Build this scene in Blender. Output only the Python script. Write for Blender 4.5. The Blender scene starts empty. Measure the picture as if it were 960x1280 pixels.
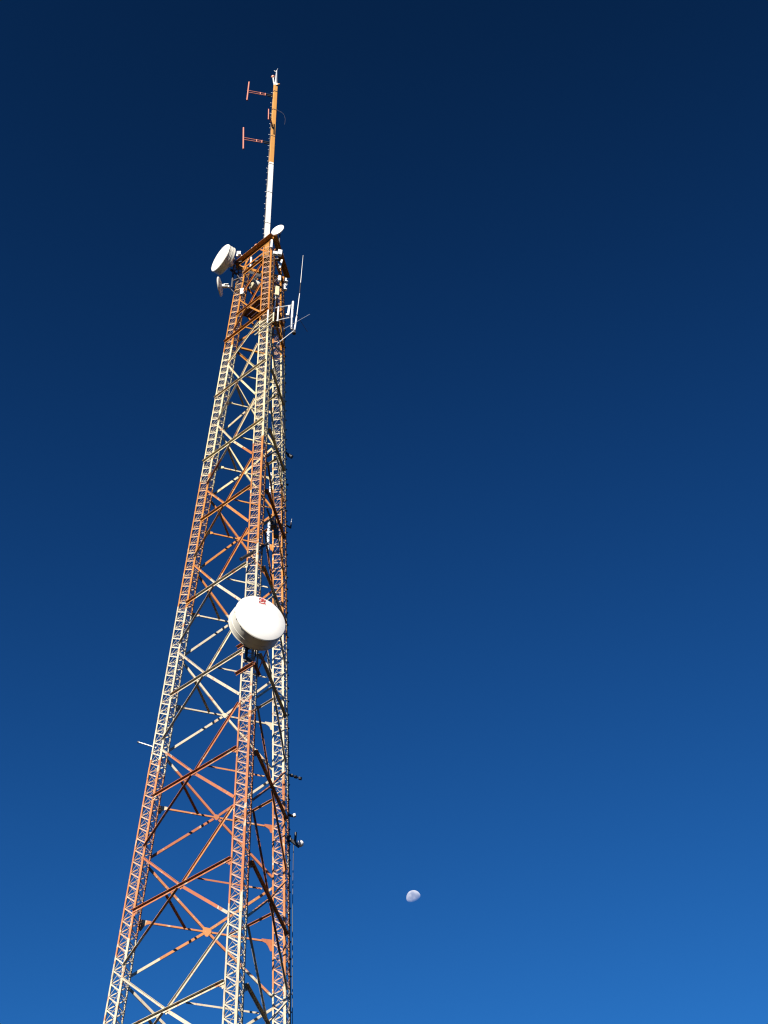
import bpy, math, random
from mathutils import Vector as V, Matrix

random.seed(11)
S = bpy.context.scene
COL = S.collection
R = math.radians

# ------------------------------------------------------------------ lens, pose, sun
PITCH, ROLL = 0.79377, -0.018709
SUN_EL, SUN_AZ = R(25), R(-159)          # azimuth from +Y, clockwise: behind the camera, a little to the left
SUN = V((math.sin(SUN_AZ) * math.cos(SUN_EL), math.cos(SUN_AZ) * math.cos(SUN_EL), math.sin(SUN_EL)))
AX, AY = -5.5816, 44.0                   # tower axis
R0, KT, LEG = 4.8306, 0.054494, 0.6168   # corner radius at ground, taper per metre, side of a leg's own triangle
PHI = 0.33063
TOP = 64.0
UP = V((0, 0, 1))
ANG = {'L': PHI + 4 * math.pi / 3, 'M': PHI, 'R': PHI + 2 * math.pi / 3}


def apex(k, z):
    r = R0 - KT * z
    return V((AX + r * math.sin(ANG[k]), AY - r * math.cos(ANG[k]), z))


def corner(k, c, z):
    """corner c of leg k (leg triangles sit in the corners of the tower's triangle)"""
    a = apex(k, z)
    if k == c:
        return a
    return a + (apex(c, z) - a).normalized() * LEG


# ------------------------------------------------------------------ materials
def nodes(name):
    m = bpy.data.materials.new(name)
    m.use_nodes = True
    nt = m.node_tree
    b = nt.nodes['Principled BSDF']
    return m, nt, b


def N(nt, t, **kw):
    n = nt.nodes.new(t)
    for k, v in kw.items():
        setattr(n, k, v)
    return n


def simple(name, col, rough=0.5, metal=0.0, mottle=0.18, scale=6.0, dirt=None, dirt_amt=0.0, bump=0.0):
    m, nt, b = nodes(name)
    geo = N(nt, 'ShaderNodeNewGeometry')
    nz = N(nt, 'ShaderNodeTexNoise')
    nz.inputs['Scale'].default_value = scale
    nz.inputs['Detail'].default_value = 5
    nt.links.new(geo.outputs['Position'], nz.inputs['Vector'])
    mx = N(nt, 'ShaderNodeMix', data_type='RGBA')
    mx.inputs[6].default_value = tuple(c * (1 - mottle) for c in col) + (1,)
    mx.inputs[7].default_value = tuple(min(1, c * (1 + mottle)) for c in col) + (1,)
    nt.links.new(nz.outputs['Fac'], mx.inputs[0])
    out = mx.outputs[2]
    if dirt:
        n2 = N(nt, 'ShaderNodeTexNoise')
        n2.inputs['Scale'].default_value = scale * 2.3
        n2.inputs['Detail'].default_value = 8
        n2.inputs['Roughness'].default_value = 0.7
        nt.links.new(geo.outputs['Position'], n2.inputs['Vector'])
        mr = N(nt, 'ShaderNodeMapRange')
        mr.inputs['From Min'].default_value = 0.56
        mr.inputs['From Max'].default_value = 0.74
        mr.inputs['To Max'].default_value = dirt_amt
        nt.links.new(n2.outputs['Fac'], mr.inputs['Value'])
        m2 = N(nt, 'ShaderNodeMix', data_type='RGBA')
        m2.inputs[7].default_value = tuple(dirt) + (1,)
        nt.links.new(mr.outputs['Result'], m2.inputs[0])
        nt.links.new(out, m2.inputs[6])
        out = m2.outputs[2]
    nt.links.new(out, b.inputs['Base Color'])
    b.inputs['Roughness'].default_value = rough
    b.inputs['Metallic'].default_value = metal
    if bump:
        bp = N(nt, 'ShaderNodeBump')
        bp.inputs['Strength'].default_value = bump
        bp.inputs['Distance'].default_value = 0.004
        nt.links.new(nz.outputs['Fac'], bp.inputs['Height'])
        nt.links.new(bp.outputs['Normal'], b.inputs['Normal'])
    return m


WHITE_A = (0.47, 0.42, 0.315)
WHITE_B = (0.53, 0.45, 0.28)
ORANGE_A = (0.395, 0.156, 0.072)
ORANGE_B = (0.395, 0.158, 0.047)
ORANGE_C = (0.40, 0.158, 0.034)


def tower_paint(fade=0.0):
    """aviation paint in horizontal bands, the edges of the coats uneven, flaked and rust stained"""
    m, nt, b = nodes('aviation band paint')
    L = nt.links.new
    geo = N(nt, 'ShaderNodeNewGeometry')
    sep = N(nt, 'ShaderNodeSeparateXYZ')
    L(geo.outputs['Position'], sep.inputs[0])
    n1 = N(nt, 'ShaderNodeTexNoise')
    n1.inputs['Scale'].default_value = 0.9
    n1.inputs['Detail'].default_value = 3
    L(geo.outputs['Position'], n1.inputs['Vector'])
    jit = N(nt, 'ShaderNodeMath', operation='MULTIPLY_ADD')
    jit.inputs[1].default_value = 3.4
    jit.inputs[2].default_value = -1.7
    L(n1.outputs['Fac'], jit.inputs[0])
    add = N(nt, 'ShaderNodeMath', operation='ADD')
    L(sep.outputs['Z'], add.inputs[0])
    L(jit.outputs[0], add.inputs[1])
    sc = N(nt, 'ShaderNodeMath', operation='DIVIDE')
    sc.inputs[1].default_value = 100.0
    L(add.outputs[0], sc.inputs[0])

    def ramp(stops):
        r = N(nt, 'ShaderNodeValToRGB')
        r.color_ramp.interpolation = 'CONSTANT'
        e = r.color_ramp.elements
        e[0].position, e[0].color = stops[0][0] / 100, stops[0][1] + (1,)
        e[1].position, e[1].color = stops[1][0] / 100, stops[1][1] + (1,)
        for p, c in stops[2:]:
            x = e.new(p / 100)
            x.color = c + (1,)
        L(sc.outputs[0], r.inputs[0])
        return r
    bands = [(0, ORANGE_A), (4, WHITE_A), (11.5, ORANGE_A), (19, WHITE_A), (26.7, ORANGE_A), (34.2, WHITE_A),
             (41.7, ORANGE_B), (48.8, WHITE_B), (57.2, ORANGE_C)]
    other = [(0, WHITE_A), (4, ORANGE_A), (11.5, WHITE_A), (19, ORANGE_A), (26.7, WHITE_A), (34.2, ORANGE_A),
             (41.7, WHITE_B), (48.8, ORANGE_B), (57.2, (0.38, 0.14, 0.04))]
    ra, rb = ramp(bands), ramp(other)
    # flakes that show the other coat
    n2 = N(nt, 'ShaderNodeTexNoise')
    n2.inputs['Scale'].default_value = 2.4
    n2.inputs['Detail'].default_value = 9
    n2.inputs['Roughness'].default_value = 0.66
    L(geo.outputs['Position'], n2.inputs['Vector'])
    fl = N(nt, 'ShaderNodeMapRange')
    fl.inputs['From Min'].default_value = 0.572
    fl.inputs['From Max'].default_value = 0.64
    fl.inputs['To Max'].default_value = 0.85
    L(n2.outputs['Fac'], fl.inputs['Value'])
    mx = N(nt, 'ShaderNodeMix', data_type='RGBA')
    L(fl.outputs['Result'], mx.inputs[0])
    L(ra.outputs[0], mx.inputs[6])
    L(rb.outputs[0], mx.inputs[7])
    # rust and grime
    n3 = N(nt, 'ShaderNodeTexNoise')
    n3.inputs['Scale'].default_value = 7.0
    n3.inputs['Detail'].default_value = 8
    n3.inputs['Roughness'].default_value = 0.7
    L(geo.outputs['Position'], n3.inputs['Vector'])
    st = N(nt, 'ShaderNodeMapping')
    st.inputs['Scale'].default_value = (1.6, 1.6, 0.4)
    L(geo.outputs['Position'], st.inputs['Vector'])
    L(st.outputs['Vector'], n3.inputs['Vector'])
    ru = N(nt, 'ShaderNodeMapRange')
    ru.inputs['From Min'].default_value = 0.535
    ru.inputs['From Max'].default_value = 0.72
    ru.inputs['To Max'].default_value = 0.7
    L(n3.outputs['Fac'], ru.inputs['Value'])
    m2 = N(nt, 'ShaderNodeMix', data_type='RGBA')
    m2.inputs[7].default_value = (0.17, 0.075, 0.035, 1)
    L(ru.outputs['Result'], m2.inputs[0])
    L(mx.outputs[2], m2.inputs[6])
    # fading
    n4 = N(nt, 'ShaderNodeTexNoise')
    n4.inputs['Scale'].default_value = 0.45
    n4.inputs['Detail'].default_value = 4
    L(geo.outputs['Position'], n4.inputs['Vector'])
    hs = N(nt, 'ShaderNodeHueSaturation')
    oi = N(nt, 'ShaderNodeObjectInfo')
    om = N(nt, 'ShaderNodeMath', operation='MULTIPLY_ADD')
    om.inputs[1].default_value = 0.26
    om.inputs[2].default_value = 0.85
    L(oi.outputs['Random'], om.inputs[0])
    vm = N(nt, 'ShaderNodeMath', operation='MULTIPLY')
    hm = N(nt, 'ShaderNodeMath', operation='MULTIPLY_ADD')
    hm.inputs[1].default_value = 0.022
    hm.inputs[2].default_value = 0.490
    L(oi.outputs['Random'], hm.inputs[0])
    L(hm.outputs[0], hs.inputs['Hue'])
    v = N(nt, 'ShaderNodeMapRange')
    v.inputs['From Min'].default_value = 0.3
    v.inputs['From Max'].default_value = 0.7
    v.inputs['To Min'].default_value = 0.85
    v.inputs['To Max'].default_value = 1.1
    L(n4.outputs['Fac'], v.inputs['Value'])
    L(v.outputs['Result'], vm.inputs[0])
    L(om.outputs[0], vm.inputs[1])
    L(vm.outputs[0], hs.inputs['Value'])
    L(m2.outputs[2], hs.inputs['Color'])
    fd = N(nt, 'ShaderNodeMix', data_type='RGBA')
    fd.inputs[0].default_value = fade
    fd.inputs[7].default_value = (0.50, 0.44, 0.37, 1)
    L(hs.outputs[0], fd.inputs[6])
    L(fd.outputs[2], b.inputs['Base Color'])
    b.inputs['Roughness'].default_value = 0.6
    b.inputs['Specular IOR Level'].default_value = 0.12
    return m


M = {
    'paint': tower_paint(),
    'chalky': tower_paint(0.36),
    'radome': simple('white radome fabric', (0.66, 0.65, 0.62), 0.55, 0, 0.03, 3.0, (0.42, 0.38, 0.30), 0.3),
    'shroud': simple('off white shroud paint', (0.56, 0.54, 0.47), 0.5, 0, 0.06, 4.0, (0.35, 0.3, 0.24), 0.35),
    'grey': simple('galvanised steel', (0.42, 0.43, 0.44), 0.45, 0.6, 0.2, 9.0),
    'dark': simple('dark weathered steel', (0.055, 0.05, 0.05), 0.6, 0.3, 0.3, 9.0, (0.12, 0.06, 0.03), 0.5),
    'black': simple('black cable jacket', (0.012, 0.012, 0.013), 0.55, 0, 0.3, 9.0),
    'white': simple('white enamel', (0.62, 0.62, 0.60), 0.4, 0, 0.04, 6.0, (0.5, 0.45, 0.38), 0.2),
    'cream': simple('cream painted cover', (0.52, 0.46, 0.30), 0.5, 0, 0.08, 6.0, (0.4, 0.32, 0.2), 0.3),
    'mast_orange': simple('amber orange mast paint', (0.43, 0.205, 0.046), 0.5, 0, 0.12, 2.2, (0.32, 0.13, 0.04), 0.5),
    'mast_white': simple('white mast paint', (0.58, 0.57, 0.54), 0.5, 0, 0.06, 2.2, (0.45, 0.4, 0.33), 0.4),
    'salmon': simple('salmon red antenna paint', (0.46, 0.165, 0.11), 0.5, 0, 0.15, 5.0, (0.3, 0.1, 0.06), 0.4),
    'red': simple('red lettering paint', (0.50, 0.05, 0.04), 0.6, 0, 0.12, 8.0),
    'brown': simple('dark brown lettering paint', (0.14, 0.08, 0.05), 0.6, 0, 0.1, 8.0),
    'deck': simple('rusted deck plate', (0.10, 0.04, 0.022), 0.75, 0.1, 0.35, 4.0, (0.2, 0.08, 0.03), 0.6),
    'rust': simple('rusty orange clamp steel', (0.30, 0.10, 0.04), 0.65, 0.1, 0.25, 9.0, (0.12, 0.05, 0.025), 0.6),
    'lamp': simple('frosted lamp glass', (0.82, 0.82, 0.80), 0.3, 0, 0.03, 6.0),
    'redlamp': simple('faded red lamp glass', (0.66, 0.28, 0.18), 0.25, 0, 0.05, 6.0),
}


# ------------------------------------------------------------------ mesh building
class MB:
    def __init__(self):
        self.v, self.f = [], []

    def add(self, vs, fs):
        o = len(self.v)
        self.v += [tuple(p) for p in vs]
        self.f += [tuple(i + o for i in f) for f in fs]

    def loft(self, ringa, ringb):
        n = len(ringa)
        fs = [(i, (i + 1) % n, n + (i + 1) % n, n + i) for i in range(n)]
        fs += [tuple(reversed(range(n))), tuple(range(n, 2 * n))]
        self.add(list(ringa) + list(ringb), fs)

    def prism(self, poly, p0, p1, U, W):
        """2-D profile in (U, W), swept from p0 to p1"""
        self.loft([p0 + U * a + W * b for a, b in poly], [p1 + U * a + W * b for a, b in poly])

    def bar(self, p0, p1, U, w, t, off=0.0):
        """flat bar: width w along U (centred), thickness t along the normal, pushed off along it"""
        D = (p1 - p0).normalized()
        U = (U - D * U.dot(D)).normalized()
        W = D.cross(U)
        self.prism([(-w / 2, off), (w / 2, off), (w / 2, off + t), (-w / 2, off + t)], p0, p1, U, W)

    def angle(self, p0, p1, edge, nrm, a, b, t=0.012, off=0.0, u0=0.0):
        """steel angle: flange a lies in the face and runs from the heel away from `edge`; flange b stands along nrm"""
        D = (p1 - p0).normalized()
        W = (nrm - D * nrm.dot(D)).normalized()
        U = W.cross(D)
        if U.dot(edge) > 0:
            U = -U
        s = 1 if b > 0 else -1
        o = off
        if b > 0:
            poly = [(0, o), (a, o), (a, o + t), (t, o + t), (t, o + b), (0, o + b)]
        elif b < 0:
            poly = [(0, o + t), (0, o + b), (t, o + b), (t, o), (a, o), (a, o + t)]
        else:
            poly = [(0, o), (a, o), (a, o + t), (0, o + t)]
        self.prism([(x + u0, y) for x, y in poly], p0, p1, U, W)

    def plate(self, pts, n, t):
        self.loft(pts, [p + n * t for p in pts])

    def tube(self, p0, p1, r, r1=None, n=12):
        r1 = r if r1 is None else r1
        D = (p1 - p0).normalized()
        A = D.orthogonal().normalized()
        B = D.cross(A)
        cs = [(math.cos(2 * math.pi * i / n), math.sin(2 * math.pi * i / n)) for i in range(n)]
        self.loft([p0 + (A * c + B * s) * r for c, s in cs], [p1 + (A * c + B * s) * r1 for c, s in cs])

    def path(self, pts, r, n=8):
        for a, b in zip(pts, pts[1:]):
            self.tube(a, b, r, n=n)

    def lathe(self, prof, c, ax, n=56):
        """profile of (distance along ax, radius); closed with the end points"""
        ax = ax.normalized()
        A = ax.orthogonal().normalized()
        B = ax.cross(A)
        rings = []
        for a, r in prof:
            if r < 1e-6:
                self.v.append(tuple(c + ax * a))
                rings.append([len(self.v) - 1])
            else:
                k = len(self.v)
                for i in range(n):
                    t = 2 * math.pi * i / n
                    self.v.append(tuple(c + ax * a + (A * math.cos(t) + B * math.sin(t)) * r))
                rings.append(list(range(k, k + n)))
        for p, q in zip(rings, rings[1:]):
            for i in range(n):
                j = (i + 1) % n
                if len(p) == 1 and len(q) > 1:
                    self.f.append((p[0], q[j], q[i]))
                elif len(q) == 1 and len(p) > 1:
                    self.f.append((p[i], p[j], q[0]))
                elif len(p) > 1:
                    self.f.append((p[i], p[j], q[j], q[i]))

    def ball(self, c, r, n=16):
        prof = [(-r * math.cos(math.pi * i / 10), r * math.sin(math.pi * i / 10)) for i in range(11)]
        prof[0] = (-r, 0)
        prof[-1] = (r, 0)
        self.lathe(prof, c, UP, n)

    def box(self, c, X, Y, Z):
        """half vectors"""
        self.loft([c - X - Y - Z, c + X - Y - Z, c + X + Y - Z, c - X + Y - Z],
                  [c - X - Y + Z, c + X - Y + Z, c + X + Y + Z, c - X + Y + Z])

    def build(self, name, mat, parent=None, smooth=False, bevel=0.0):
        root = parent
        while root is not None and root.parent is not None:
            root = root.parent
        o0 = V(root['base']) if root is not None else V((0, 0, 0))
        me = bpy.data.meshes.new(name)
        me.from_pydata([tuple(V(p) - o0) for p in self.v], [], self.f)
        me.validate()
        me.update()
        import bmesh
        bm = bmesh.new()
        bm.from_mesh(me)
        bmesh.ops.recalc_face_normals(bm, faces=bm.faces)
        bm.to_mesh(me)
        bm.free()
        if smooth:
            for p in me.polygons:
                p.use_smooth = True
            me.set_sharp_from_angle(angle=R(32))
        me.materials.append(mat)
        o = bpy.data.objects.new(name, me)
        COL.objects.link(o)
        if parent is not None:
            o.parent = parent
        if bevel:
            b = o.modifiers.new('bevel', 'BEVEL')
            b.width = bevel
            b.segments = 2
        return o


def thing(name, label, cat, base, group=None):
    o = bpy.data.objects.new(name, None)
    o.empty_display_size = 0.2
    o.location = base
    o['base'] = tuple(base)
    COL.objects.link(o)
    o['label'], o['category'] = label, cat
    if group:
        o['group'] = group
    return o


# ------------------------------------------------------------------ the tower
tower = thing('lattice_tower', 'tall three legged lattice tower painted in faded orange and white bands', 'tower', (AX, AY, 0))
KEYS = 'LMR'
SECT = [0, 4, 11.5, 19, 26.4, 34, 41.6, 48.9, 57.4, TOP]
CHW = {'LL': 0.07, 'LM': 0.11, 'LR': 0.065, 'ML': 0.07, 'MM': 0.11, 'MR': 0.065, 'RL': 0.07, 'RM': 0.11, 'RR': 0.065}
BAY = 0.445
for k in KEYS:
    b = MB()
    for c in KEYS:
        others = [x for x in KEYS if x != c]
        for z0, z1 in zip(SECT, SECT[1:]):
            rings = []
            for z in (z0, z1):
                O = corner(k, c, z)
                d1 = (corner(k, others[0], z) - O).normalized()
                d2 = (corner(k, others[1], z) - O).normalized()
                n1 = (d2 - d1 * d2.dot(d1)).normalized()
                n2 = (d1 - d2 * d1.dot(d2)).normalized()
                bi = (d1 + d2).normalized()
                w, t = CHW[k + c], 0.012
                w2 = 0.07 if c == 'M' else w
                rings.append([O, O + d1 * w, O + d1 * w + n1 * t, O + bi * 2 * t, O + d2 * w2 + n2 * t, O + d2 * w2])
            b.loft(rings[0], rings[1])
    leg = b.build('leg', M['paint'], tower)
    for z in SECT[4:-1]:
        for c in KEYS:
            for c2 in KEYS:
                if c2 != c:
                    sb = MB()
                    P0, P1 = corner(k, c, z - .24), corner(k, c, z + .24)
                    ee = (corner(k, c2, z) - corner(k, c, z)).normalized()
                    th = [x for x in KEYS if x not in (c, c2)][0]
                    nn = (P1 - P0).normalized().cross(ee)
                    if nn.dot(corner(k, th, z) - corner(k, c, z)) > 0:
                        nn = -nn
                    w = CHW[k + c] if (c != 'M' or c2 == 'L') else .07
                    q4 = [P0 + ee * .008, P0 + ee * (w - .006), P1 + ee * (w - .006), P1 + ee * .008]
                    sb.plate([x + nn * .0015 for x in q4], nn, .009)
                    sb.build('splice_plate', M['paint'], leg)
    for p, q, third in (('L', 'M', 'R'), ('M', 'R', 'L'), ('R', 'L', 'M')):
        lb = MB()
        z = 0.6
        drop_lo = 0.95
        while z < TOP - 0.5:
            A0, B0 = corner(k, p, z + BAY), corner(k, q, z + BAY)
            e = (B0 - A0).normalized()
            inn = corner(k, third, z) - A0
            inn = (inn - e * inn.dot(e)).normalized()
            f = 0.95 - 0.27 * min(1, max(0, (z - 28) / 18))
            o1, o2 = inn * 0.017, inn * 0.027
            a = A0 + e * 0.045
            c_ = corner(k, q, z + BAY * (1 - f)) - e * 0.045
            d = corner(k, p, z) + e * 0.045
            jz = UP * random.uniform(-.012, .012)
            lb.bar(a + o1 + jz, c_ + o1 + jz, UP, 0.042, 0.007)
            lb.tube(c_ + o2 + UP * 0.01 + inn * 0.01, d + o2 + UP * 0.01 + inn * 0.01, 0.0115, n=6)
            lb.tube(d + inn * 0.012 + UP * .015, corner(k, q, z + BAY * .97) - e * 0.045 + inn * 0.012, 0.0095, n=6)
            z += BAY
        lb.build('lacing', M['chalky'], leg)

LEVELS = [2.2, 6.5, 10.9, 15.25, 19.65, 24.0, 28.3, 32.72, 37.12, 41.61, 46.06, 49.95, 54.1, 59.55]
SPAN = {}
for i, z in enumerate(LEVELS):
    up = (LEVELS[i + 1] - z) / 2 if i + 1 < len(LEVELS) else 1.5
    dn = (z - LEVELS[i - 1]) / 2 if i else 2.0
    SPAN[z] = (up * 0.9, dn * 0.9)
SPAN[54.1] = (1.75, 1.9)
SPAN[59.55] = (1.15, 1.15)


def face(p, q, z):
    """ends of a face's members between the two legs, and its outward normal"""
    a, b = corner(p, q, z), corner(q, p, z)
    e = (b - a).normalized()
    up = (corner(p, q, z + 1) + corner(q, p, z + 1) - a - b).normalized()
    n = e.cross(up).normalized()
    ctr = V((AX, AY, z))
    if n.dot((a + b) / 2 - ctr) < 0:
        n = -n
    return a, b, e, up, n


for i, z in enumerate(LEVELS):
    sup, sdn = SPAN[z]
    for p, q in (('L', 'M'), ('M', 'R'), ('R', 'L')):
        a, b, e, up, n = face(p, q, z)
        mid = (a + b) / 2
        wide = 49 < z < 58 and p == 'L'
        hb = MB()
        ea, eb = (a - e * (LEG - .02), b + e * (LEG - .02)) if wide else (a - e * 0.05, b + e * 0.05)
        sz = 0.078 if z < 50 else 0.07
        if p == 'R':
            hb.angle(ea, eb, -up, n, sz * .8, sz * .5, off=0.022, u0=-sz / 2)          # lip at the foot, away from the viewer
        else:
            hb.angle(ea, eb, up, n, sz * (1.3 if p == 'L' else .95), sz * (1.12 if p == 'L' else 1.35), off=0.022, u0=-sz / 2)           # lip along the top, standing out
        h = hb.build('horizontal_brace', M['paint'], tower)
        g = 0.115 if p != 'R' else 0.165
        if z > 30:
            g *= 0.7
        if z > 50:
            g *= 0.85
        pts = [mid + e * (x * g) + up * (y * g) for x, y in ((-.85, .75), (.8, .85), (.9, -.25), (.2, -1.15), (-.2, -1.15), (-.9, -.15))]
        gb = MB()
        gb.plate([x + n * 0.001 for x in pts], n, 0.009)
        gb.build('gusset_plate', M['paint'], h)
        for s, o in ((1, a), (-1, b)):
            gb = MB()
            L1 = (0.30 if p != 'R' else 0.40) * (0.6 if z > 50 else .8 if z > 30 else 1)
            H1 = (0.2 if p != 'R' else 0.36) * (0.6 if z > 50 else .75 if z > 30 else 1)
            x = e * s
            o2 = o - x * 0.04 + n * 0.001
            gb.plate([o2 + up * 0.06, o2 + x * L1 + up * 0.05, o2 + x * L1 - up * 0.04, o2 + x * L1 * .62 - up * 0.1,
                      o2 + x * L1 * .42 - up * H1 * .55, o2 + x * 0.09 - up * H1, o2 - up * H1], n, 0.009)
            gb.build('gusset_plate', M['paint'], h)
        # crossed diagonals: each runs corner to corner through the middle plate
        au, bu = face(p, q, z + sup)[:2]
        al, bl = face(p, q, z - sdn)[:2]
        m = mid
        w = 0.085 if z < 50 else 0.072
        for kind in (0, 1):
            db = MB()
            st, en = (au, bl) if kind == 0 else (bu, al)
            g1 = (st - m).normalized() * 0.13
            g2 = (en - m).normalized() * 0.13
            st, en = st - (st - m).normalized() * (-0.03), en + (en - m).normalized() * 0.03
            if p == 'L':
                if kind == 0:
                    db.angle(st, m + g1, up, n, w, 0.035, off=0.0115, u0=-w / 2)
                    db.angle(m + g2, en, up, n, w * 1.15, -0.08, off=0.0115, u0=-w / 2)
                else:
                    db.angle(st, m + g1, up - e * .6, n, w * 1.1, 0.06, off=0.0115, u0=-w / 2)
                    db.angle(m + g2, en, up - e * .6, n, 0.0125, 0.085, off=0.0115, u0=-w / 2)
            elif p == 'R':
                db.angle(st, m + g1, -up, n, w, 0.05, off=0.0115, u0=-w / 2)
                db.angle(m + g2, en, -up, n, w, 0.05, off=0.0115, u0=-w / 2)
            else:
                db.angle(st, m + g1, up, n, w, 0.06, off=0.0115, u0=-w / 2)
                db.angle(m + g2, en, up, n, w, 0.06, off=0.0115, u0=-w / 2)
            db.build('diagonal_brace', M['paint'], tower)
    # plan bracing: bars that cut the three corners at the level of the horizontals
    if z < 57:
        for k in KEYS:
            o1, o2 = [x for x in KEYS if x != k]
            t = 0.33
            P0 = corner(k, o1, z).lerp(corner(o1, k, z), t) - UP * 0.02
            P1 = corner(k, o2, z).lerp(corner(o2, k, z), t) - UP * 0.02
            pb = MB()
            out = (P0 + P1) / 2 - V((AX, AY, z))
            pb.angle(P0, P1, UP, -out.normalized(), 0.06, 0.075, t=0.01)
            pb.build('plan_brace', M['paint'], tower)

# extra members of the head: wide girts, and one single diagonal per face
for z, wide in ((58.0, True), (62.75, False)):
    for p, q in (('L', 'M'), ('M', 'R'), ('R', 'L')):
        a, b, e, up, n = face(p, q, z)
        hb = MB()
        ea, eb = (a - e * (LEG - .02), b + e * (LEG - .02)) if wide and p == 'L' else (a - e * 0.05, b + e * 0.05)
        if p == 'R':
            hb.angle(ea, eb, -up, n, .09, .08, off=0.022, u0=-.045)
        else:
            hb.angle(ea, eb, up, n, .11, .10, off=0.022, u0=-.05)
        hb.build('horizontal_brace', M['paint'], tower)
for p, q in (('L', 'M'), ('M', 'R'), ('R', 'L')):
    for zt, zb in ((57.6, 56.1), (62.4, 61.0)):
        a, b, e, up, n = face(p, q, zb)
        t_ = face(p, q, zt)[1]
        db = MB()
        db.angle(t_, a, up - e * .6, n, .08, .06 if p != 'R' else -.06, off=0.0115, u0=-.04)
        db.build('diagonal_brace', M['paint'], tower)

# head frame: a deep ring round the top, with short knee braces
for p, q in (('L', 'M'), ('M', 'R'), ('R', 'L')):
    hb = MB()
    A, B = apex(p, TOP - 0.02), apex(q, TOP - 0.02)
    e = (B - A).normalized()
    n = e.cross(UP)
    if n.dot((A + B) / 2 - V((AX, AY, TOP))) < 0:
        n = -n
    hb.angle(A - e * 0.12, B + e * 0.12, UP, n, 0.17, 0.25, t=0.014, off=0.016, u0=-0.12)
    fr = hb.build('head_frame', M['paint'], tower)
    kb = MB()
    for s, o in ((1, A), (-1, B)):
        x = e * s
        kb.bar(o + x * 0.30 - UP * 0.75 + n * 0.02, o + x * 0.78 - UP * 0.10 + n * 0.02, UP, 0.08, 0.01)
    kb.bar((A + B) / 2 - e * 0.55 - UP * 0.62 + n * 0.02, (A + B) / 2 + e * 0.55 - UP * 0.62 + n * 0.02, UP, 0.10, 0.012)
    kb.build('knee_brace', M['paint'], fr)

# working deck inside the head
db = MB()
c0 = V((AX + 0.12, AY, 60.0))
tri = [c0 + (apex(k, 60.0) - c0) * (0.62 if k == 'L' else 0.78) for k in KEYS]
tri = [V((t.x, t.y, 60.0)) for t in tri]
for i in range(3):
    a, b = tri[i], tri[(i + 1) % 3]
    db.bar(a, b, UP, 0.12, 0.05)
e = (tri[1] - tri[0]).normalized()
for i in range(9):
    t0, t1 = i / 9 + .01, (i + 0.86) / 9 + .01
    q = [tri[0].lerp(tri[2], t0), tri[1].lerp(tri[2], t0), tri[1].lerp(tri[2], t1), tri[0].lerp(tri[2], t1)]
    db.plate([x - UP * 0.005 for x in q], UP, 0.03)
db.build('work_deck', M['deck'], tower)
mb = MB()
for P0, P1 in ((corner('L', 'M', 63.1), corner('M', 'L', 61.4)), (corner('L', 'R', 62.9), corner('M', 'R', 62.6)), (corner('L', 'M', 62.2), corner('R', 'L', 62.4)),
               (corner('L', 'R', 61.9), corner('L', 'R', 61.9) + V((-.6, -.35, .2))), (corner('L', 'L', 63.4), corner('L', 'L', 63.4) + V((-.3, -.3, 0)))):
    ee = (P1 - P0).normalized()
    mb.bar(P0 - V((0, -.05, 0)), P1 - V((0, -.05, 0)), UP, .13, .06)
mb.build('mount_beam', M['dark'], tower)


# ------------------------------------------------------------------ dishes
def Hn(x, y, z=0.0):
    return V((x, y, z)).normalized()


def dish(name, label, c, n, r, depth, style, mount_to=None, mats=('radome', 'shroud')):
    """c: middle of the front face. style drum / shallow"""
    c = V(c)
    t = thing(name, label, 'antenna dish', tuple(c - n * (depth + 0.25)), 'microwave dishes on the tower')
    if style == 'drum':
        b = MB()
        b.lathe([(-0.012, 0), (-0.012, r * .985), (0.0, r * .99), (0.012, r * 0.97), (0.03, r * .6), (0.036, 0)], c, n, 72)
        b.build('radome', M[mats[0]], t, True)
        b = MB()
        b.lathe([(-0.02, r * .9), (-0.005, r * .995), (-0.02, r * 1.012), (-0.06, r * 1.012), (-0.065, r), (-depth * .62, r),
                 (-depth * .63, r * 1.008), (-depth * .67, r * 1.008), (-depth * .68, r), (-depth, r), (-depth, r * 1.015), (-depth - .03, r * 1.015), (-depth - .03, r * .9), (-depth * .9, r * .9), (-0.02, r * .9)], c, n, 72)
        b.build('shroud', M[mats[1]], t, True)
        sx_ = UP.cross(n).normalized()
        sy_ = n.cross(sx_)
        b = MB()
        for i in range(20):
            a_ = 2 * math.pi * (i + .3) / 20
            q_ = sx_ * math.cos(a_) + sy_ * math.sin(a_)
            b.box(c + q_ * (r * 1.012 + .006) - n * .04, n * .014, n.cross(q_) * .02, q_ * .012)
        b.build('rim_clip', M['dark'], t)
        b = MB()
        b.lathe([(-depth - .025, r * .98), (-depth - .12, r * .8), (-depth - .2, r * .5), (-depth - .25, r * .22), (-depth - .36, r * .2), (-depth - .36, 0)], c, n, 48)
        b.build('reflector_back', M['grey'], t, True)
    else:
        b = MB()
        b.lathe([(0.0, 0), (0.0, r * .5), (0.0, r * .97), (-0.012, r), (-0.03, r * .995), (-0.07, r * .93), (-depth * .7, r * .6), (-depth, r * .25), (-depth, 0)], c, n, 48)
        b.build('reflector', M[mats[0]], t, True)
        b = MB()
        b.lathe([(-depth + .01, 0), (-depth + .01, r * .2), (-depth - .12, r * .2), (-depth - .12, 0)], c, n, 24)
        b.build('feed_housing', M[mats[1]], t, True)
    return t


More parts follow.
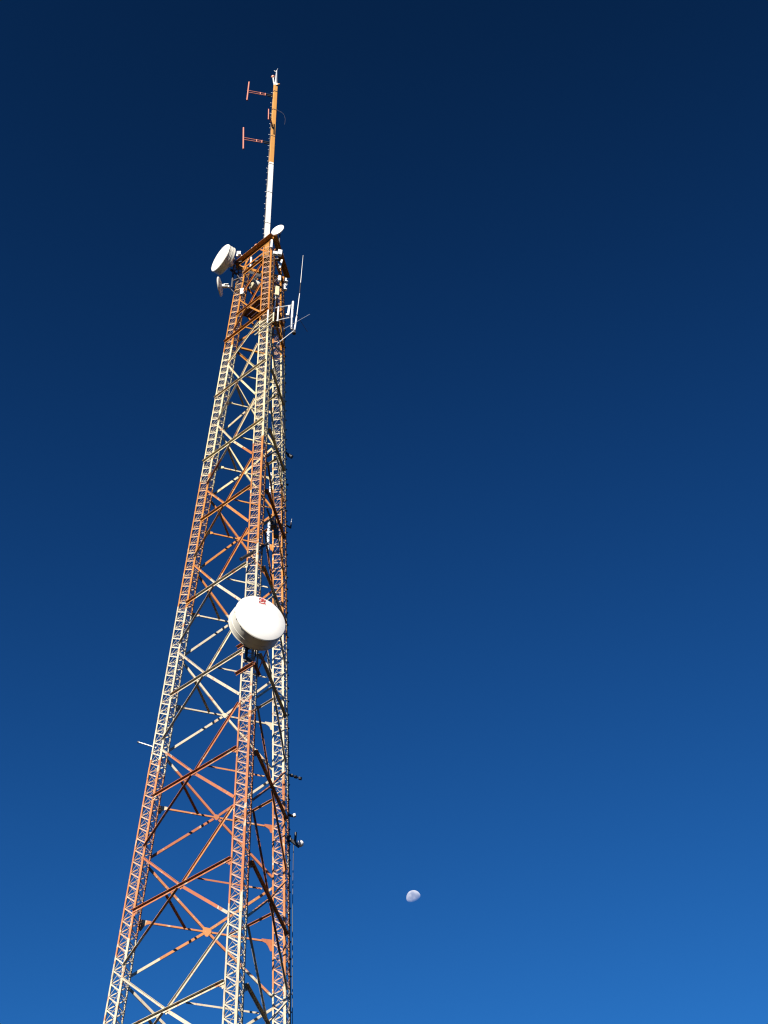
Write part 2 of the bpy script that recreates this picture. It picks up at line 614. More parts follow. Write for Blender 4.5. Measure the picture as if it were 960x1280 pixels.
# the big dish half way up the near leg
nM = Hn(0.49, -0.872, 0.0)
cM = V((-4.37, 40.36, 37.47))
rM = 0.955
d1 = dish('drum_dish', 'largest white drum dish with red emblem, halfway up the near leg', cM, nM, rM, 0.58, 'drum')
side = UP.cross(nM).normalized()
b = MB()
pc = cM - nM * 1.12
b.tube(pc - UP * 1.15, pc + UP * 1.0, 0.057)
b.box(pc + nM * 0.12 - UP * 0.45, side * .12, nM * .12, UP * .10)
b.box(pc + nM * 0.12 + UP * 0.45, side * .12, nM * .12, UP * .10)
b.build('mounting_pole', M['dark'], d1, True)
bb = MB()
bb.tube(pc + UP * 0.02 + nM * .1, cM - nM * 0.7, 0.2, 0.28, 20)
bb.build('hub', M['dark'], d1, True)
eML = (apex('L', 36) - apex('M', 36)).normalized()
eMR = (apex('R', 36) - apex('M', 36)).normalized()
eML.z = eMR.z = 0
for zz in (36.15, 37.42):
    for e_, l_ in ((eML, .80), (eMR, .62)):
        o_ = apex('M', zz)
        n_ = e_.cross(UP)
        if n_.dot(o_ - V((AX, AY, zz))) < 0:
            n_ = -n_
        b = MB()
        b.angle(o_ + n_ * .03 - e_ * .12, o_ + n_ * .03 + e_ * l_, UP, n_, .085, .10, t=.012)
        b.build('clamp_bar', M['rust'], d1)
b = MB()
o_ = apex('M', 36.15)
b.bar(o_ + UP * .02, pc - UP * 1.0, UP, .16, .05)
b.bar(apex('M', 37.42), pc + UP * .3, UP, .16, .05)
b.build('standoff', M['dark'], d1)
b = MB()
b.tube(cM - nM * .62 + side * .70 - UP * .25, apex('M', 36.15) + eMR * .55 + UP * .06, 0.022)
b.build('stay_strut', M['salmon'], d1, True)
b = MB()
pts = []
for i in range(15):
    t = i / 14
    pts.append(pc + side * (0.12 + 0.25 * math.sin(t * 3.1)) - UP * (0.1 + 1.2 * t) + nM * (0.15 - .4 * t))
b.path(pts, 0.022)
b.build('feeder_cable', M['black'], d1, True)
# its red emblem: two arched strokes over a wavy line, with a dot
upd = nM.cross(side)
if upd.z < 0:
    upd = -upd
sx = side if side.x > 0 else -side


def onface(u, v):
    return cM + nM * 0.034 + sx * u + upd * v


b = MB()


def stroke(pts, w):
    for (x0, y0), (x1, y1) in zip(pts, pts[1:]):
        P0, P1 = onface(x0, y0), onface(x1, y1)
        ee = (P1 - P0).normalized()
        b.bar(P0 - ee * w * .2, P1 + ee * w * .2, nM.cross(ee), w, 0.004)


ex, ey = 0.00, 0.80
stroke([(ex - .13, ey + .02), (ex - .10, ey + .07), (ex - .05, ey + .06), (ex - .02, ey + .01)], .028)
stroke([(ex - .03, ey - .03), (ex + .01, ey + .08), (ex + .06, ey + .03), (ex + .12, ey + .01)], .045)
stroke([(ex - .13, ey - .09), (ex - .08, ey - .04), (ex - .03, ey - .06), (ex + .03, ey - .03), (ex + .10, ey - .05)], .024)
stroke([(ex - .12, ey - .15), (ex - .06, ey - .13), (ex + .0, ey - .145), (ex + .06, ey - .12), (ex + .12, ey - .09)], .034)
stroke([(ex + .13, ey - .15), (ex + .15, ey - .15)], .022)
stroke([(ex - .14, ey + .11), (ex - .04, ey + .13), (ex + .08, ey + .11), (ex + .14, ey + .04)], .010)
b.build('emblem', M['red'], d1)

# the drum dish at the head
nT = Hn(-0.775, -0.63, 0.03)
cT = V((-7.72, 43.55, 63.70))
d2 = dish('drum_dish', 'white drum dish with dark lettering, leftmost and upper at the tower head', cT, nT, 0.76, 0.34, 'drum')
sT = UP.cross(nT).normalized()
b = MB()
pc = cT - nT * 0.80
b.tube(pc - UP * 1.75, pc + UP * 0.6, 0.05)
b.tube(pc - UP * 1.6 + sT * .0 - nT * .28, pc + UP * 0.1 - nT * .28, 0.045)
b.build('mounting_pole', M['dark'], d2, True)
b = MB()
for zz in (-1.2, -0.35, 0.3):
    b.tube(pc + UP * zz, V((-6.72, 43.98, 63.70 + zz * .9)), 0.035)
b.tube(pc - UP * 0.3, V((-6.6, 43.9, 62.2)), 0.03)
b.build('mounting_arm', M['dark'], d2, True)
b = MB()
uT = nT.cross(sT)
if uT.z < 0:
    uT = -uT
sxT = sT if sT.x < 0 else -sT
for i in range(7):
    w = (.05, .03, .06, .04, .055, .03, .05)[i]
    x0 = -0.27 + i * 0.078
    P0 = cT + nT * 0.034 + sxT * x0 + uT * 0.40
    b.bar(P0, P0 + sxT * w, uT, 0.045 if i % 2 else 0.03, 0.004)
b.build('lettering', M['brown'], d2)

t = thing('radio_unit', 'small white radio box right behind the upper left drum dish', 'radio unit', (-6.89, 44.0, 64.67), 'white radio units at the head')
b = MB()
b.box(V((-6.90, 44.0, 64.66)), V((.1, 0, 0)), V((0, .07, 0)), V((0, 0, .13)))
b.box(V((-6.97, 44.0, 64.50)), V((.05, 0, 0)), V((0, .05, 0)), V((0, 0, .08)))
b.build('housing', M['white'], t, bevel=0.012)
b = MB()
b.tube(V((-6.86, 44.0, 64.62)), V((-6.42, 44.05, 64.2)), 0.02)
b.build('bracket', M['white'], t, True)

nS = Hn(-0.97, 0.14, -0.02)
cS = V((-7.70, 44.0, 61.95))
d3 = dish('shallow_dish', 'open shallow dish seen edge on, below the upper left drum dish', cS, nS, 0.49, 0.16, 'shallow', mats=('shroud', 'white'))
b = MB()
q = cS - nS * 0.34
for s in (-1, 1):
    b.box(q + V((0, 0, .09 * s)), V((.11, 0, 0)), V((0, .06, 0)), V((0, 0, .018)))
b.box(q + V((-.1, 0, 0)), V((.015, 0, 0)), V((0, .06, 0)), V((0, 0, .07)))
b.build('yoke', M['white'], d3, bevel=.006)
b = MB()
b.tube(q - V((-.12, 0, .08)), V((-6.93, 44.22, 61.66)), 0.028)
b.ball(q - V((-.14, 0, .1)), 0.075)
b.build('mounting_arm', M['grey'], d3, True)

nP = Hn(-0.43, -0.90, 0.0)
cP = V((-4.98, 43.2, 65.49))
d4 = dish('shallow_dish', 'small round white dish standing above the head frame beside the mast', cP, nP, 0.35, 0.14, 'shallow', mats=('radome', 'grey'))
b = MB()
b.tube(cP - nP * 0.24 + UP * 0.1, V((cP.x - nP.x * .24, cP.y - nP.y * .24, 63.9)), 0.035)
b.build('mounting_pole', M['dark'], d4, True)

nI = Hn(-0.86, -0.5, 0.0)
cI = V((-6.15, 44.15, 62.32))
d5 = dish('drum_dish', 'small cream drum dish tucked inside the tower head between the legs', cI, nI, 0.26, 0.34, 'drum', mats=('cream', 'shroud'))
b = MB()
b.tube(cI - nI * 0.72 - UP * .6, cI - nI * 0.72 + UP * .6, 0.04)
b.tube(cI - nI * .72 + UP * .05, V((-5.55, 44.0, 62.2)), 0.03)
b.build('mounting_pole', M['dark'], d5, True)


# ------------------------------------------------------------------ radio units and panels at the head
def unit(label, c, X, Y, Z, to, mat='white', name='radio_unit', group='white radio units at the head'):
    c = V(c)
    t = thing(name, label, 'radio unit' if name == 'radio_unit' else 'panel antenna', tuple(c), group)
    b = MB()
    X, Y, Z = V(X), V(Y), V(Z)
    b.box(c, X, Y, Z)
    b.build('housing' if name == 'radio_unit' else 'radome', M[mat], t, bevel=min(0.02, X.length * .3))
    b = MB()
    b.tube(c + Y * .9 - Z * .3, V(to), 0.018)
    b.build('bracket', M['grey'], t, True)
    b = MB()
    for s in (-1, 1):
        b.tube(c - Z * 1.0 + X * .4 * s, c - Z * 1.0 - UP * 0.09 + X * .4 * s, 0.014, n=8)
    b.build('cable_gland', M['black'], t, True)


unit('white radio box on the left leg beneath the cream drum dish', (-6.54, 43.8, 61.25), (.085, -.02, 0), (.02, .06, 0), (0, 0, .22), (-6.55, 44.0, 61.2))
unit('upper of two white boxes at the very top of the near leg', (-4.77, 42.95, 63.16), (.1, .03, 0), (-.02, .07, 0), (.01, 0, .19), (-5.0, 43.3, 63.9))
unit('lower of two white boxes at the very top of the near leg', (-4.95, 42.6, 62.62), (.10, .03, 0), (-.02, .06, 0), (0, 0, .11), (-5.1, 42.9, 62.8))
unit('upper of two white boxes on the right edge of the tower head', (-4.52, 44.1, 62.5), (.09, .02, 0), (-.02, .07, 0), (0, 0, .13), (-4.75, 44.5, 63.0))
unit('lower of two white boxes on the right edge of the tower head', (-4.55, 44.1, 61.95), (.10, .02, 0), (-.02, .07, 0), (0, 0, .22), (-4.75, 44.5, 62.5))
unit('tiny white box on the right rim of the head frame', (-4.72, 43.9, 64.35), (.05, 0, 0), (0, .04, 0), (0, 0, .06), (-4.85, 44.3, 64.1))
unit('wide cream panel antenna on the near leg above the side arm', (-4.78, 42.9, 60.02), (.085, .03, 0), (-.02, .05, 0), (0, 0, .34), (-4.98, 43.3, 60.5), 'cream', 'panel_antenna', 'slim panel antennas at the head')
unit('short white panel antenna above the wide cream one', (-4.71, 42.95, 61.09), (.06, .02, 0), (-.02, .04, 0), (0, 0, .2), (-4.98, 43.5, 62.0), 'white', 'panel_antenna', 'slim panel antennas at the head')
unit('thin white panel antenna tilted sideways below the top boxes', (-4.71, 43.1, 62.44), (.045, .01, 0), (-.01, .04, 0), (.045, 0, .34), (-4.98, 43.5, 63.2), 'white', 'panel_antenna', 'slim panel antennas at the head')
unit('narrow white panel antenna upright on the near leg just under its peak', (-5.15, 42.62, 63.45), (.05, .01, 0), (0, .04, 0), (0, 0, .32), (-5.15, 42.8, 63.4), 'white', 'panel_antenna', 'slim panel antennas at the head')


def pipe(name, label, cat, segs, group=None, extra=None):
    """segs: (part name, p0, p1, r0, r1, material)"""
    t = thing(name, label, cat, segs[0][1], group)
    for pn, p0, p1, r0, r1, mt in segs:
        b = MB()
        b.tube(V(p0), V(p1), r0, r1)
        b.build(pn, M[mt], t, True)
    return t


pipe('pole_antenna', 'white pole antenna upright at the head frame beside the upper drum dish', 'pole antenna',
     [('tube', (-6.23, 43.72, 63.1), (-6.23, 43.72, 64.68), .05, .05, 'white'), ('tip', (-6.23, 43.72, 64.68), (-6.23, 43.72, 64.76), .05, .02, 'grey'),
      ('clamp', (-6.23, 43.72, 63.7), (-6.05, 43.72, 63.7), .025, .025, 'dark')], 'white pole antennas')
pipe('pole_antenna', 'white pole antenna on the near leg holding the upper side arm', 'pole antenna',
     [('tube', (-4.90, 43.12, 58.55), (-4.86, 43.12, 60.05), .04, .04, 'white'), ('clamp', (-4.9, 43.12, 59.2), (-5.0, 43.0, 59.2), .025, .025, 'dark')], 'white pole antennas')
pipe('pole_antenna', 'short white pole antenna in front of the near leg by the yellow rack', 'pole antenna',
     [('tube', (-5.06, 42.28, 56.8), (-5.06, 42.28, 57.75), .035, .035, 'white'), ('clamp', (-5.06, 42.28, 57.3), (-5.06, 42.45, 57.3), .02, .02, 'dark')], 'white pole antennas')
pipe('pole_antenna', 'upper white pole antenna in the orange gap between the near and right legs', 'pole antenna',
     [('tube', (-4.64, 43.5, 46.95), (-4.64, 43.5, 48.25), .045, .045, 'white'), ('bracket', (-4.64, 43.5, 48.0), (-4.80, 42.5, 48.0), .03, .03, 'white')], 'white pole antennas')
t = pipe('pole_antenna', 'lower white pole antenna on a dark bracket above the big dish', 'pole antenna',
     [('tube', (-4.58, 43.3, 43.6), (-4.58, 43.3, 45.3), .06, .06, 'white'), ('clamp', (-4.68, 43.3, 44.6), (-4.40, 43.3, 44.62), .03, .03, 'white')], 'white pole antennas')
b = MB()
b.box(V((-4.45, 43.5, 45.2)), V((.14, 0, 0)), V((0, .15, 0)), V((0, 0, .12)))
b.box(V((-4.30, 43.5, 44.72)), V((.1, .03, 0)), V((0, .12, 0)), V((0, 0, .17)))
b.tube(V((-4.45, 43.5, 45.2)), V((-4.62, 42.6, 45.2)), .04)
b.build('bracket', M['dark'], t)
pipe('boom_arm', 'dark boom pipe crossing the near leg above the big dish', 'boom arm',
     [('boom', (-5.34, 41.45, 41.40), (-4.50, 42.30, 43.00), .062, .062, 'black'), ('end_cap', (-5.36, 41.43, 41.36), (-5.34, 41.45, 41.40), .075, .075, 'dark')])

# side arm with the big panel, the whip and its radials
t = thing('outrigger_frame', 'white side arm frame reaching out right from the tower head', 'outrigger', (-4.7, 43.2, 58.2))
for p0, p1, r in (((-4.98, 43.02, 58.86), (-4.10, 43.6, 59.86), .025), ((-4.98, 43.05, 57.9), (-4.22, 43.5, 58.76), .025)):
    b = MB()
    b.tube(V(p0), V(p1), r)
    b.build('rail', M['white'], t, True)
b = MB()
b.tube(V((-4.71, 43.2, 58.1)), V((-4.71, 43.2, 59.2)), .038)
b.build('upright', M['white'], t, True)
t = thing('panel_antenna', 'long white and grey panel antenna at the end of the side arm', 'panel antenna', (-4.09, 43.6, 58.0), 'slim panel antennas at the head')
b = MB()
b.tube(V((-4.10, 43.6, 58.85)), V((-4.08, 43.6, 60.1)), .055, .053, 16)
b.ball(V((-4.08, 43.6, 60.10)), .0528)
b.build('radome', M['white'], t, True)
b = MB()
b.tube(V((-4.09, 43.6, 58.0)), V((-4.10, 43.6, 58.85)), .05, .05, 16)
b.build('lower_radome', M['grey'], t, True)
b = MB()
b.box(V((-4.25, 43.5, 59.3)), V((.05, 0, 0)), V((0, .06, 0)), V((.02, 0, .33)))
b.box(V((-4.30, 43.5, 58.98)), V((.07, 0, 0)), V((0, .05, 0)), V((0, 0, .05)))
b.build('clamp', M['white'], t, bevel=.01)

t = thing('whip_antenna', 'tall thin whip antenna with long radials right of the tower head', 'whip antenna', (-3.9, 43.6, 58.0))
for pn, p0, p1, r0, r1, mt in (('base', (-3.95, 43.6, 57.95), (-3.88, 43.6, 58.95), .042, .038, 'white'),
                               ('lower_rod', (-3.88, 43.6, 58.95), (-3.79, 43.6, 60.75), .021, .018, 'white'),
                               ('loading_coil', (-3.79, 43.6, 60.75), (-3.765, 43.6, 61.6), .02, .02, 'black'),
                               ('upper_rod', (-3.765, 43.6, 61.6), (-3.70, 43.6, 63.85), .017, .008, 'white'),
                               ('radial', (-4.42, 43.3, 57.66), (-3.30, 43.9, 59.52), .013, .013, 'grey'),
                               ('radial', (-4.02, 43.2, 59.0), (-3.40, 44.2, 58.58), .010, .010, 'dark'),
                               ('stay_rod', (-4.82, 43.15, 56.2), (-3.92, 43.6, 58.0), .018, .018, 'white'),
                               ('foot', (-3.97, 43.6, 57.7), (-3.95, 43.6, 57.95), .09, .05, 'dark')):
    b = MB()
    b.tube(V(p0), V(p1), r0, r1, 10)
    b.build(pn, M[mt], t, True)

t = thing('mounting_rack', 'pale yellow rack of parallel bars clamped across the near leg', 'rack', (-5.0, 42.4, 56.7))
eLM = (apex('M', 57) - apex('L', 57)).normalized()
nLM = V((math.sin(PHI - math.pi / 3), -math.cos(PHI - math.pi / 3), 0))
o = apex('M', 57) + nLM * 0.12
for z0, l0, l1 in ((57.1, -.72, .38), (56.85, -.78, .38), (56.55, -.72, .34)):
    b = MB()
    P0 = V((o.x, o.y, z0)) + eLM * l0
    P1 = V((o.x, o.y, z0 + .12)) + eLM * l1 + nLM * -.05
    b.tube(P0, P1, .03)
    b.build('bar', M['cream'], t, True)
b = MB()
q = V((o.x, o.y, 0)) + eLM * .38 - nLM * .05
b.tube(q + UP * 56.62, q + UP * 57.26, .036)
b.build('end_bar', M['cream'], t, True)

# ------------------------------------------------------------------ mast
ma = thing('antenna_mast', 'slim mast on the tower head, white below and orange above', 'mast', (-5.575, 44.0, 63.6))


def mx(z):
    return V((-5.565 - (z - 64) * 0.0078, 44.0, z))


def ring(z, r):
    # three sided mast with clipped corners
    out = []
    for i in range(3):
        a = R(-38) + i * 2 * math.pi / 3
        for s in (-1, 1):
            aa = a + s * 0.34
            out.append(mx(z) + V((math.sin(aa) * r, -math.cos(aa) * r, 0)))
    return out


for pn, z0, z1, r0, r1, mt in (('pedestal', 64.03, 65.55, .175, .17, 'mast_orange'), ('lower_section', 65.55, 72.8, .158, .155, 'mast_white'), ('upper_section', 72.8, 80.95, .155, .132, 'mast_orange'), ('cap', 80.95, 81.22, .137, .125, 'mast_white')):
    b = MB()
    zs = z0
    while zs < z1 - 1e-3:
        ze = min(z1, zs + 3.05)
        ra, rb = r0 + (r1 - r0) * (zs - z0) / (z1 - z0), r0 + (r1 - r0) * (ze - z0) / (z1 - z0)
        b.loft(ring(zs, ra), ring(ze, rb))
        zs = ze
    b.build(pn, M[mt], ma)
b = MB()
z = 64.4
i = 0
while z < 80.6:
    s = V((-0.62, -0.78, 0)) if i % 2 else V((-0.98, -0.1, 0))
    p = mx(z) + V((-.08, -.07, 0))
    b.tube(p, p + s * 0.13, .012, n=6)
    b.tube(p + s * 0.12, p + s * .145, .026, n=6)
    z += 0.56
    i += 1
b.build('step_bolt', M['grey'], ma, True)
b = MB()
for dx, dy, ph in ((-.145, -.03, 0), (-.115, -.10, 1.3), (-.16, .03, 2.1)):
    pts = []
    z = 64.1
    while z < (79.9 if dx < -.15 else 77.2 if dx < -.1 else 75.6):
        pts.append(mx(z) + V((dx * (1 - (z - 64) * .006) + .012 * math.sin(z * 1.9 + ph), dy, 0)))
        z += .5
    b.path(pts, 0.014, 6)
b.build('feeder_cable', M['black'], ma, True)
b = MB()
b.box(V((-5.57, 44, 64.0)), V((.3, 0, 0)), V((0, .3, 0)), V((0, 0, .025)))
b.bar(V((-6.2, 44.05, 63.93)), V((-4.85, 43.9, 63.93)), V((0, 1, 0)), .14, .08)
b.build('base_plate', M['dark'], ma)
b = MB()
for z in [67.1, 69.9, 72.6, 75.4, 78.2, 80.2]:
    b.loft(ring(z, (.168 if z < 72.8 else .162)), ring(z + .035, (.168 if z < 72.8 else .162)))
bands = b.build('clamp_band', M['dark'], ma)
b = MB()
pts = []
for i in range(12):
    a = -0.45 + i * 1.5 / 11
    pts.append(V((-5.36 + .34 * math.cos(a), 43.9, 77.0 + .95 * math.sin(a))))
pts.append(mx(78.3) + V((.13, -.05, 0)))
b.path(pts, 0.0045, 6)
b.build('cable_loop', M['dark'], ma, True)

t = thing('lightning_rod', 'tapered grey lightning rod on the very tip of the mast', 'lightning rod', (-5.69, 44, 81.2))
for pn, p0, p1, r0, r1 in (('rod', (-5.69, 44, 81.2), (-5.695, 44, 82.75), .10, .035), ('prong', (-5.695, 44, 82.7), (-5.64, 44, 83.0), .02, .012), ('prong', (-5.69, 44, 82.62), (-5.86, 44, 82.72), .018, .012)):
    b = MB()
    b.tube(V(p0), V(p1), r0, r1)
    b.build(pn, M['grey'], t, True)
t = thing('obstruction_light', 'faded red lamp on a short stem at the mast tip', 'obstruction light', (-5.84, 43.95, 81.2), 'obstruction lights')
b = MB()
b.ball(V((-5.88, 43.95, 81.93)), .105)
b.build('lens', M['redlamp'], t, True)
b = MB()
b.tube(V((-5.80, 43.95, 81.15)), V((-5.87, 43.95, 81.85)), .035)
b.build('stem', M['white'], t, True)
t = thing('obstruction_light', 'faded red lamp on the left rim of the head frame', 'obstruction light', (-5.99, 43.55, 64.1), 'obstruction lights')
b = MB()
b.ball(V((-5.99, 43.5, 64.56)), .11)
b.build('lens', M['redlamp'], t, True)
b = MB()
b.tube(V((-5.99, 43.5, 63.98)), V((-5.99, 43.5, 64.48)), .035)
b.build('stem', M['dark'], t, True)
t = thing('anemometer', 'small dark knob sensor on a stub right of the mast top', 'sensor', (-5.6, 44, 80.9))
b = MB()
b.tube(V((-5.66, 43.9, 80.85)), V((-5.52, 43.9, 80.95)), .03)
b.build('arm', M['dark'], t, True)
b = MB()
b.ball(V((-5.50, 43.9, 80.97)), .065)
b.build('head', M['mast_orange'], t, True)


def dipole(label, c, top, bot, inner, er=.042):
    c, top, bot, inner = V(c), V(top), V(bot), V(inner)
    t = thing('dipole_antenna', label, 'dipole antenna', tuple(inner), 'dipole antennas on the mast')
    b = MB()
    b.tube(bot, top, er, er)
    b.build('element', M['salmon'], t, True)
    d = inner - c
    for s in (-1, 1):
        b = MB()
        b.tube(c + UP * .10 * s, c + d * .72 + UP * (.085 * s), .024)
        b.build('boom', M['salmon'], t, True)
    b = MB()
    for f in (.50, .70):
        P = c + d * f
        b.tube(P + UP * .12, P - UP * .12, .03)
    b.build('spacer', M['salmon'], t, True)
    b = MB()
    b.tube(c + d * .72 + UP * .06, inner + UP * .06, .036)
    b.tube(c + d * .78 - UP * .1, inner - UP * .1, .036)
    b.build('clamp', M['black'], t, True)


dipole('upper salmon red dipole antenna sticking out left of the mast', (-7.17, 43.6, 79.72), (-7.16, 43.6, 80.75), (-7.18, 43.6, 78.75), (-5.82, 43.98, 79.85))
dipole('middle salmon red dipole antenna sticking out left of the mast', (-7.17, 43.6, 74.72), (-7.22, 43.6, 75.83), (-7.12, 43.6, 73.67), (-5.78, 43.98, 74.85))
dipole('salmon red dipole antenna seen end on against the mast', (-5.86, 43.2, 76.5), (-5.88, 43.2, 77.03), (-5.85, 43.2, 75.95), (-5.68, 43.85, 76.3), .03)

# ------------------------------------------------------------------ small things on the right and left legs
t = thing('cable_run', 'bundle of black cables clipped up the outer edge of the right leg', 'cable run', tuple(corner('R', 'R', 0)))
for i, (dx, dy) in enumerate(((-.03, .02), (.012, .03), (-.01, .05))):
    b = MB()
    pts = []
    z = 0.3
    while z < (62, 37, 44)[i]:
        q = corner('R', 'R', z)
        pts.append(q + V((dx + .006 * math.sin(z * 2.3 + i * 2), dy, 0)))
        z += 0.6
    b.path(pts, .011, 6)
    b.build('cable', M['black'], t, True)
b = MB()
z = 0.5
while z < 62:
    q = corner('R', 'R', z)
    b.tube(q + V((-.02, .03, 0)), q + V((.055, .03, 0)), .012, n=6)
    b.box(q + V((.0, .035, 0)), V((.035, 0, 0)), V((0, .035, 0)), V((0, 0, .016)))
    z += 0.62
b.build('cable_clip', M['dark'], t)
t = pipe('stub_rod', 'pale rod poking out left from the left leg', 'rod',
         [('rod', (-8.97, 44.6, 35.39), (-8.3, 44.6, 35.12), .028, .028, 'grey'), ('end_cap', (-9.0, 44.6, 35.40), (-8.97, 44.6, 35.39), .045, .045, 'dark')])
t = thing('stub_rod', 'dark knobbed rod poking out right from the right leg', 'rod', (-3.7, 46.2, 35.0))
b = MB()
b.tube(V((-3.75, 46.2, 35.06)), V((-3.19, 46.3, 34.88)), .024)
b.build('rod', M['black'], t, True)
b = MB()
for f in (.35, .62, .92):
    q = V((-3.75, 46.2, 35.06)).lerp(V((-3.19, 46.3, 34.88)), f)
    b.box(q, V((.055, 0, -.016)), V((0, .04, 0)), V((.012, 0, .042)))
b.build('insulator', M['black'], t)

t = thing('side_lamp', 'upper small lamp on a dark stub, right edge of the right leg', 'lamp', (-3.6, 46.25, 33.27), 'lamps on the right leg')
b = MB()
b.tube(V((-3.64, 46.2, 33.27)), V((-3.46, 46.3, 33.28)), .05)
b.build('arm', M['black'], t, True)
b = MB()
b.box(V((-3.40, 46.3, 33.30)), V((.05, 0, .02)), V((0, .06, 0)), V((-.015, 0, .055)))
b.build('lens', M['lamp'], t, bevel=.02)
t = thing('side_lamp', 'lower and larger lamp with white globe on a dark bracket, right leg', 'lamp', (-3.6, 46.25, 32.2), 'lamps on the right leg')
b = MB()
b.bar(V((-3.68, 46.2, 32.36)), V((-3.19, 46.32, 31.98)), UP, .11, .06)
b.box(V((-3.56, 46.2, 32.27)), V((.07, 0, 0)), V((0, .06, 0)), V((0, 0, .1)))
b.build('bracket', M['black'], t)
b = MB()
b.tube(V((-3.345, 46.3, 32.15)), V((-3.335, 46.3, 32.58)), .045)
b.build('photocell', M['black'], t, True)
b = MB()
b.ball(V((-3.16, 46.3, 32.12)), .125)
b.build('globe', M['lamp'], t, True)
t = thing('hanging_wire', 'thin black wire hanging down from the lower globe lamp', 'wire', (-3.37, 46.3, 32.0))
b = MB()
pts = [V((-3.40, 46.3, 32.1 - .4 * i)) + V((.0035 * (i ** 1.35), 0, 0)) for i in range(80)]
b.path([p for p in pts if p.z > 0.2], .012, 6)
b.build('wire', M['black'], t, True)

t = thing('side_lamp', 'all dark lamp stub on the upper part of the right leg', 'lamp', (-4.2, 45.7, 51.8), 'lamps on the right leg')
b = MB()
b.tube(V((-4.33, 45.6, 51.9)), V((-4.15, 45.7, 51.76)), .05)
b.build('arm', M['black'], t, True)
b = MB()
b.tube(V((-4.17, 45.7, 51.77)), V((-4.0, 45.7, 51.62)), .085, .09)
b.build('hood', M['black'], t, True)
pipe('bracket_arm', 'short dark peg on the right leg below the dark lamp stub', 'bracket', [('peg', (-4.3, 45.65, 49.9), (-4.13, 45.72, 49.88), .03, .03, 'black'), ('nut', (-4.15, 45.71, 49.88), (-4.11, 45.73, 49.88), .05, .05, 'dark')])
t = thing('bracket_arm', 'dark L shaped bracket with a pale tip on the right leg', 'bracket', (-4.1, 45.8, 47.4))
b = MB()
b.tube(V((-4.2, 45.7, 47.46)), V((-3.93, 45.8, 47.33)), .035)
b.tube(V((-3.93, 45.8, 47.31)), V((-3.92, 45.8, 47.62)), .03)
b.build('arm', M['black'], t, True)
b = MB()
b.tube(V((-3.92, 45.8, 47.62)), V((-3.90, 45.8, 47.86)), .022, .015)
b.build('tip', M['grey'], t, True)

# ------------------------------------------------------------------ ground, moon, sky, sun
def ground():
    b = MB()
    n = 72
    rad = [0, 30, 80, 250, 900, 3000, 9000]
    b.v.append((0, 0, 0))
    for r in rad[1:]:
        for i in range(n):
            a = 2 * math.pi * i / n
            b.v.append((r * math.cos(a), r * math.sin(a), 0))
    for i in range(n):
        b.f.append((0, 1 + i, 1 + (i + 1) % n))
    for k in range(len(rad) - 2):
        for i in range(n):
            j = (i + 1) % n
            a0 = 1 + k * n
            b.f.append((a0 + i, a0 + n + i, a0 + n + j, a0 + j))
    m = simple('dry grass and soil', (0.028, 0.025, 0.015), 0.95, 0, 0.35, 0.4, (0.018, 0.023, 0.010), 0.8)
    m.node_tree.nodes['Principled BSDF'].inputs['Specular IOR Level'].default_value = 0.0
    o = b.build('ground', m)
    o['kind'] = 'structure'


ground()

mdir = V((0.01409, 0.85335, 0.52114)).normalized()
mpos = V((0, 0, 1.6)) + mdir * 3000
b = MB()
mr = 3000 * math.tan(R(0.262))
prof = [(-mr * math.cos(math.pi * i / 32), mr * math.sin(math.pi * i / 32)) for i in range(33)]
prof[0], prof[-1] = (-mr, 0), (mr, 0)
moon = MB()
moon.lathe(prof, V((0, 0, 0)), UP, 64)
mm = bpy.data.materials.new('lunar soil seen through air')
mm.use_nodes = True
nt = mm.node_tree
nt.nodes.remove(nt.nodes['Principled BSDF'])
out = nt.nodes['Material Output']
tc = N(nt, 'ShaderNodeTexCoord')
nz = N(nt, 'ShaderNodeTexNoise')
nz.inputs['Scale'].default_value = 0.10
nz.inputs['Detail'].default_value = 4
nz.inputs['Roughness'].default_value = 0.45
nt.links.new(tc.outputs['Object'], nz.inputs['Vector'])
cr = N(nt, 'ShaderNodeValToRGB')
cr.color_ramp.elements[0].position, cr.color_ramp.elements[0].color = 0.40, (0.20, 0.19, 0.17, 1)
cr.color_ramp.elements[1].position, cr.color_ramp.elements[1].color = 0.60, (0.30, 0.285, 0.245, 1)
nt.links.new(nz.outputs['Fac'], cr.inputs[0])
df = N(nt, 'ShaderNodeBsdfDiffuse')
df.inputs['Roughness'].default_value = 1.0
nt.links.new(cr.outputs[0], df.inputs['Color'])
tr = N(nt, 'ShaderNodeBsdfTransparent')
ad = N(nt, 'ShaderNodeAddShader')
nt.links.new(df.outputs[0], ad.inputs[0])
nt.links.new(tr.outputs[0], ad.inputs[1])
nt.links.new(ad.outputs[0], out.inputs['Surface'])
keep = []
for f in moon.f:
    cc = sum((V(moon.v[i]) for i in f), V((0, 0, 0))) / len(f)
    if cc.normalized().dot(SUN) > -0.03:
        keep.append(f)
moon.f = keep
mo = moon.build('moon', mm, None, True)
mo.location = mpos
mo['label'], mo['category'] = 'pale gibbous daytime moon in the blue sky right of the tower', 'moon'

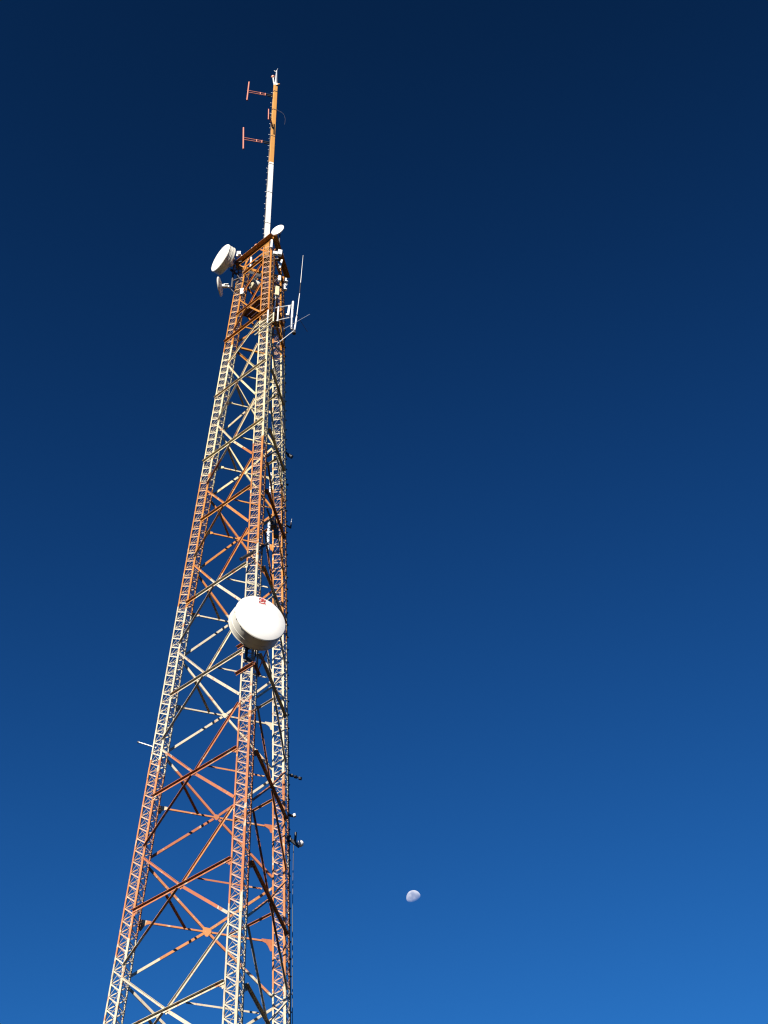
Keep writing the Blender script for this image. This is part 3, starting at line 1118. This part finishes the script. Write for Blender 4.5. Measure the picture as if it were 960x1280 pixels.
w = bpy.data.worlds.new('World')
S.world = w
w.use_nodes = True
nt = w.node_tree
bg = nt.nodes['Background']
sky = N(nt, 'ShaderNodeTexSky')
sky.sky_type = 'NISHITA'
sky.sun_disc = False
sky.sun_elevation = SUN_EL
sky.sun_rotation = SUN_AZ
sky.altitude = 1800
sky.air_density = 1.0
sky.dust_density = 0.0
sky.ozone_density = 4.0
sp = N(nt, 'ShaderNodeSeparateColor')
cb = N(nt, 'ShaderNodeCombineColor')
nt.links.new(sky.outputs[0], sp.inputs[0])
for ch, (floor, gain, power, top) in enumerate(((0.208, 0.327, 1.47, 0.30), (0.4815, 1.020, 1.225, 1.6), (1.187, 1.797, 1.015, 4.9))):   # deep, contrasty blue of a clear dry sky
    p_ = N(nt, 'ShaderNodeMath', operation='POWER')
    p_.inputs[1].default_value = power
    f_ = N(nt, 'ShaderNodeMath', operation='SUBTRACT')
    f_.inputs[1].default_value = floor
    nt.links.new(sp.outputs[ch], f_.inputs[0])
    g_ = N(nt, 'ShaderNodeMath', operation='MAXIMUM')
    g_.inputs[1].default_value = 0.02
    nt.links.new(f_.outputs[0], g_.inputs[0])
    nt.links.new(g_.outputs[0], p_.inputs[0])
    q_ = N(nt, 'ShaderNodeMath', operation='MULTIPLY')
    q_.inputs[1].default_value = gain
    nt.links.new(p_.outputs[0], q_.inputs[0])
    r_ = N(nt, 'ShaderNodeMath', operation='MINIMUM')
    r_.inputs[1].default_value = top
    nt.links.new(q_.outputs[0], r_.inputs[0])
    nt.links.new(r_.outputs[0], cb.inputs[ch])
nt.links.new(cb.outputs[0], bg.inputs['Color'])
bg.inputs['Strength'].default_value = 0.056

sl = bpy.data.lights.new('sun', 'SUN')
sl.energy = 5.0
sl.angle = R(0.53)
sl.color = (1.0, 0.93, 0.82)
so = bpy.data.objects.new('sun', sl)
COL.objects.link(so)
so.rotation_euler = (-SUN).to_track_quat('-Z', 'Y').to_euler()

cd = bpy.data.cameras.new('camera')
cam = bpy.data.objects.new('camera', cd)
COL.objects.link(cam)
S.camera = cam
cd.sensor_fit = 'VERTICAL'
cd.sensor_height = 24.0
cd.sensor_width = 18.0
cd.lens = 24.0 * 1926 / 1280
cd.clip_start = 0.1
cd.clip_end = 20000
fw = V((0, math.cos(PITCH), math.sin(PITCH)))
u0 = V((0, -math.sin(PITCH), math.cos(PITCH)))
c_, s_ = math.cos(ROLL), math.sin(ROLL)
rt = V((1, 0, 0)) * c_ + u0 * s_
uv = V((-1, 0, 0)) * s_ + u0 * c_
mtx = Matrix((rt, uv, -fw)).transposed().to_4x4()
mtx.translation = V((0, 0, 1.6))
cam.matrix_world = mtx

S.render.engine = 'CYCLES'
S.render.resolution_x, S.render.resolution_y = 768, 1024
S.view_settings.view_transform = 'Standard'
S.view_settings.look = 'None'
S.view_settings.exposure = 1.07
S.view_settings.gamma = 1.0
S.view_settings.use_curve_mapping = False
S.cycles.max_bounces = 6
S.cycles.diffuse_bounces = 1
S.cycles.filter_width = 1.2
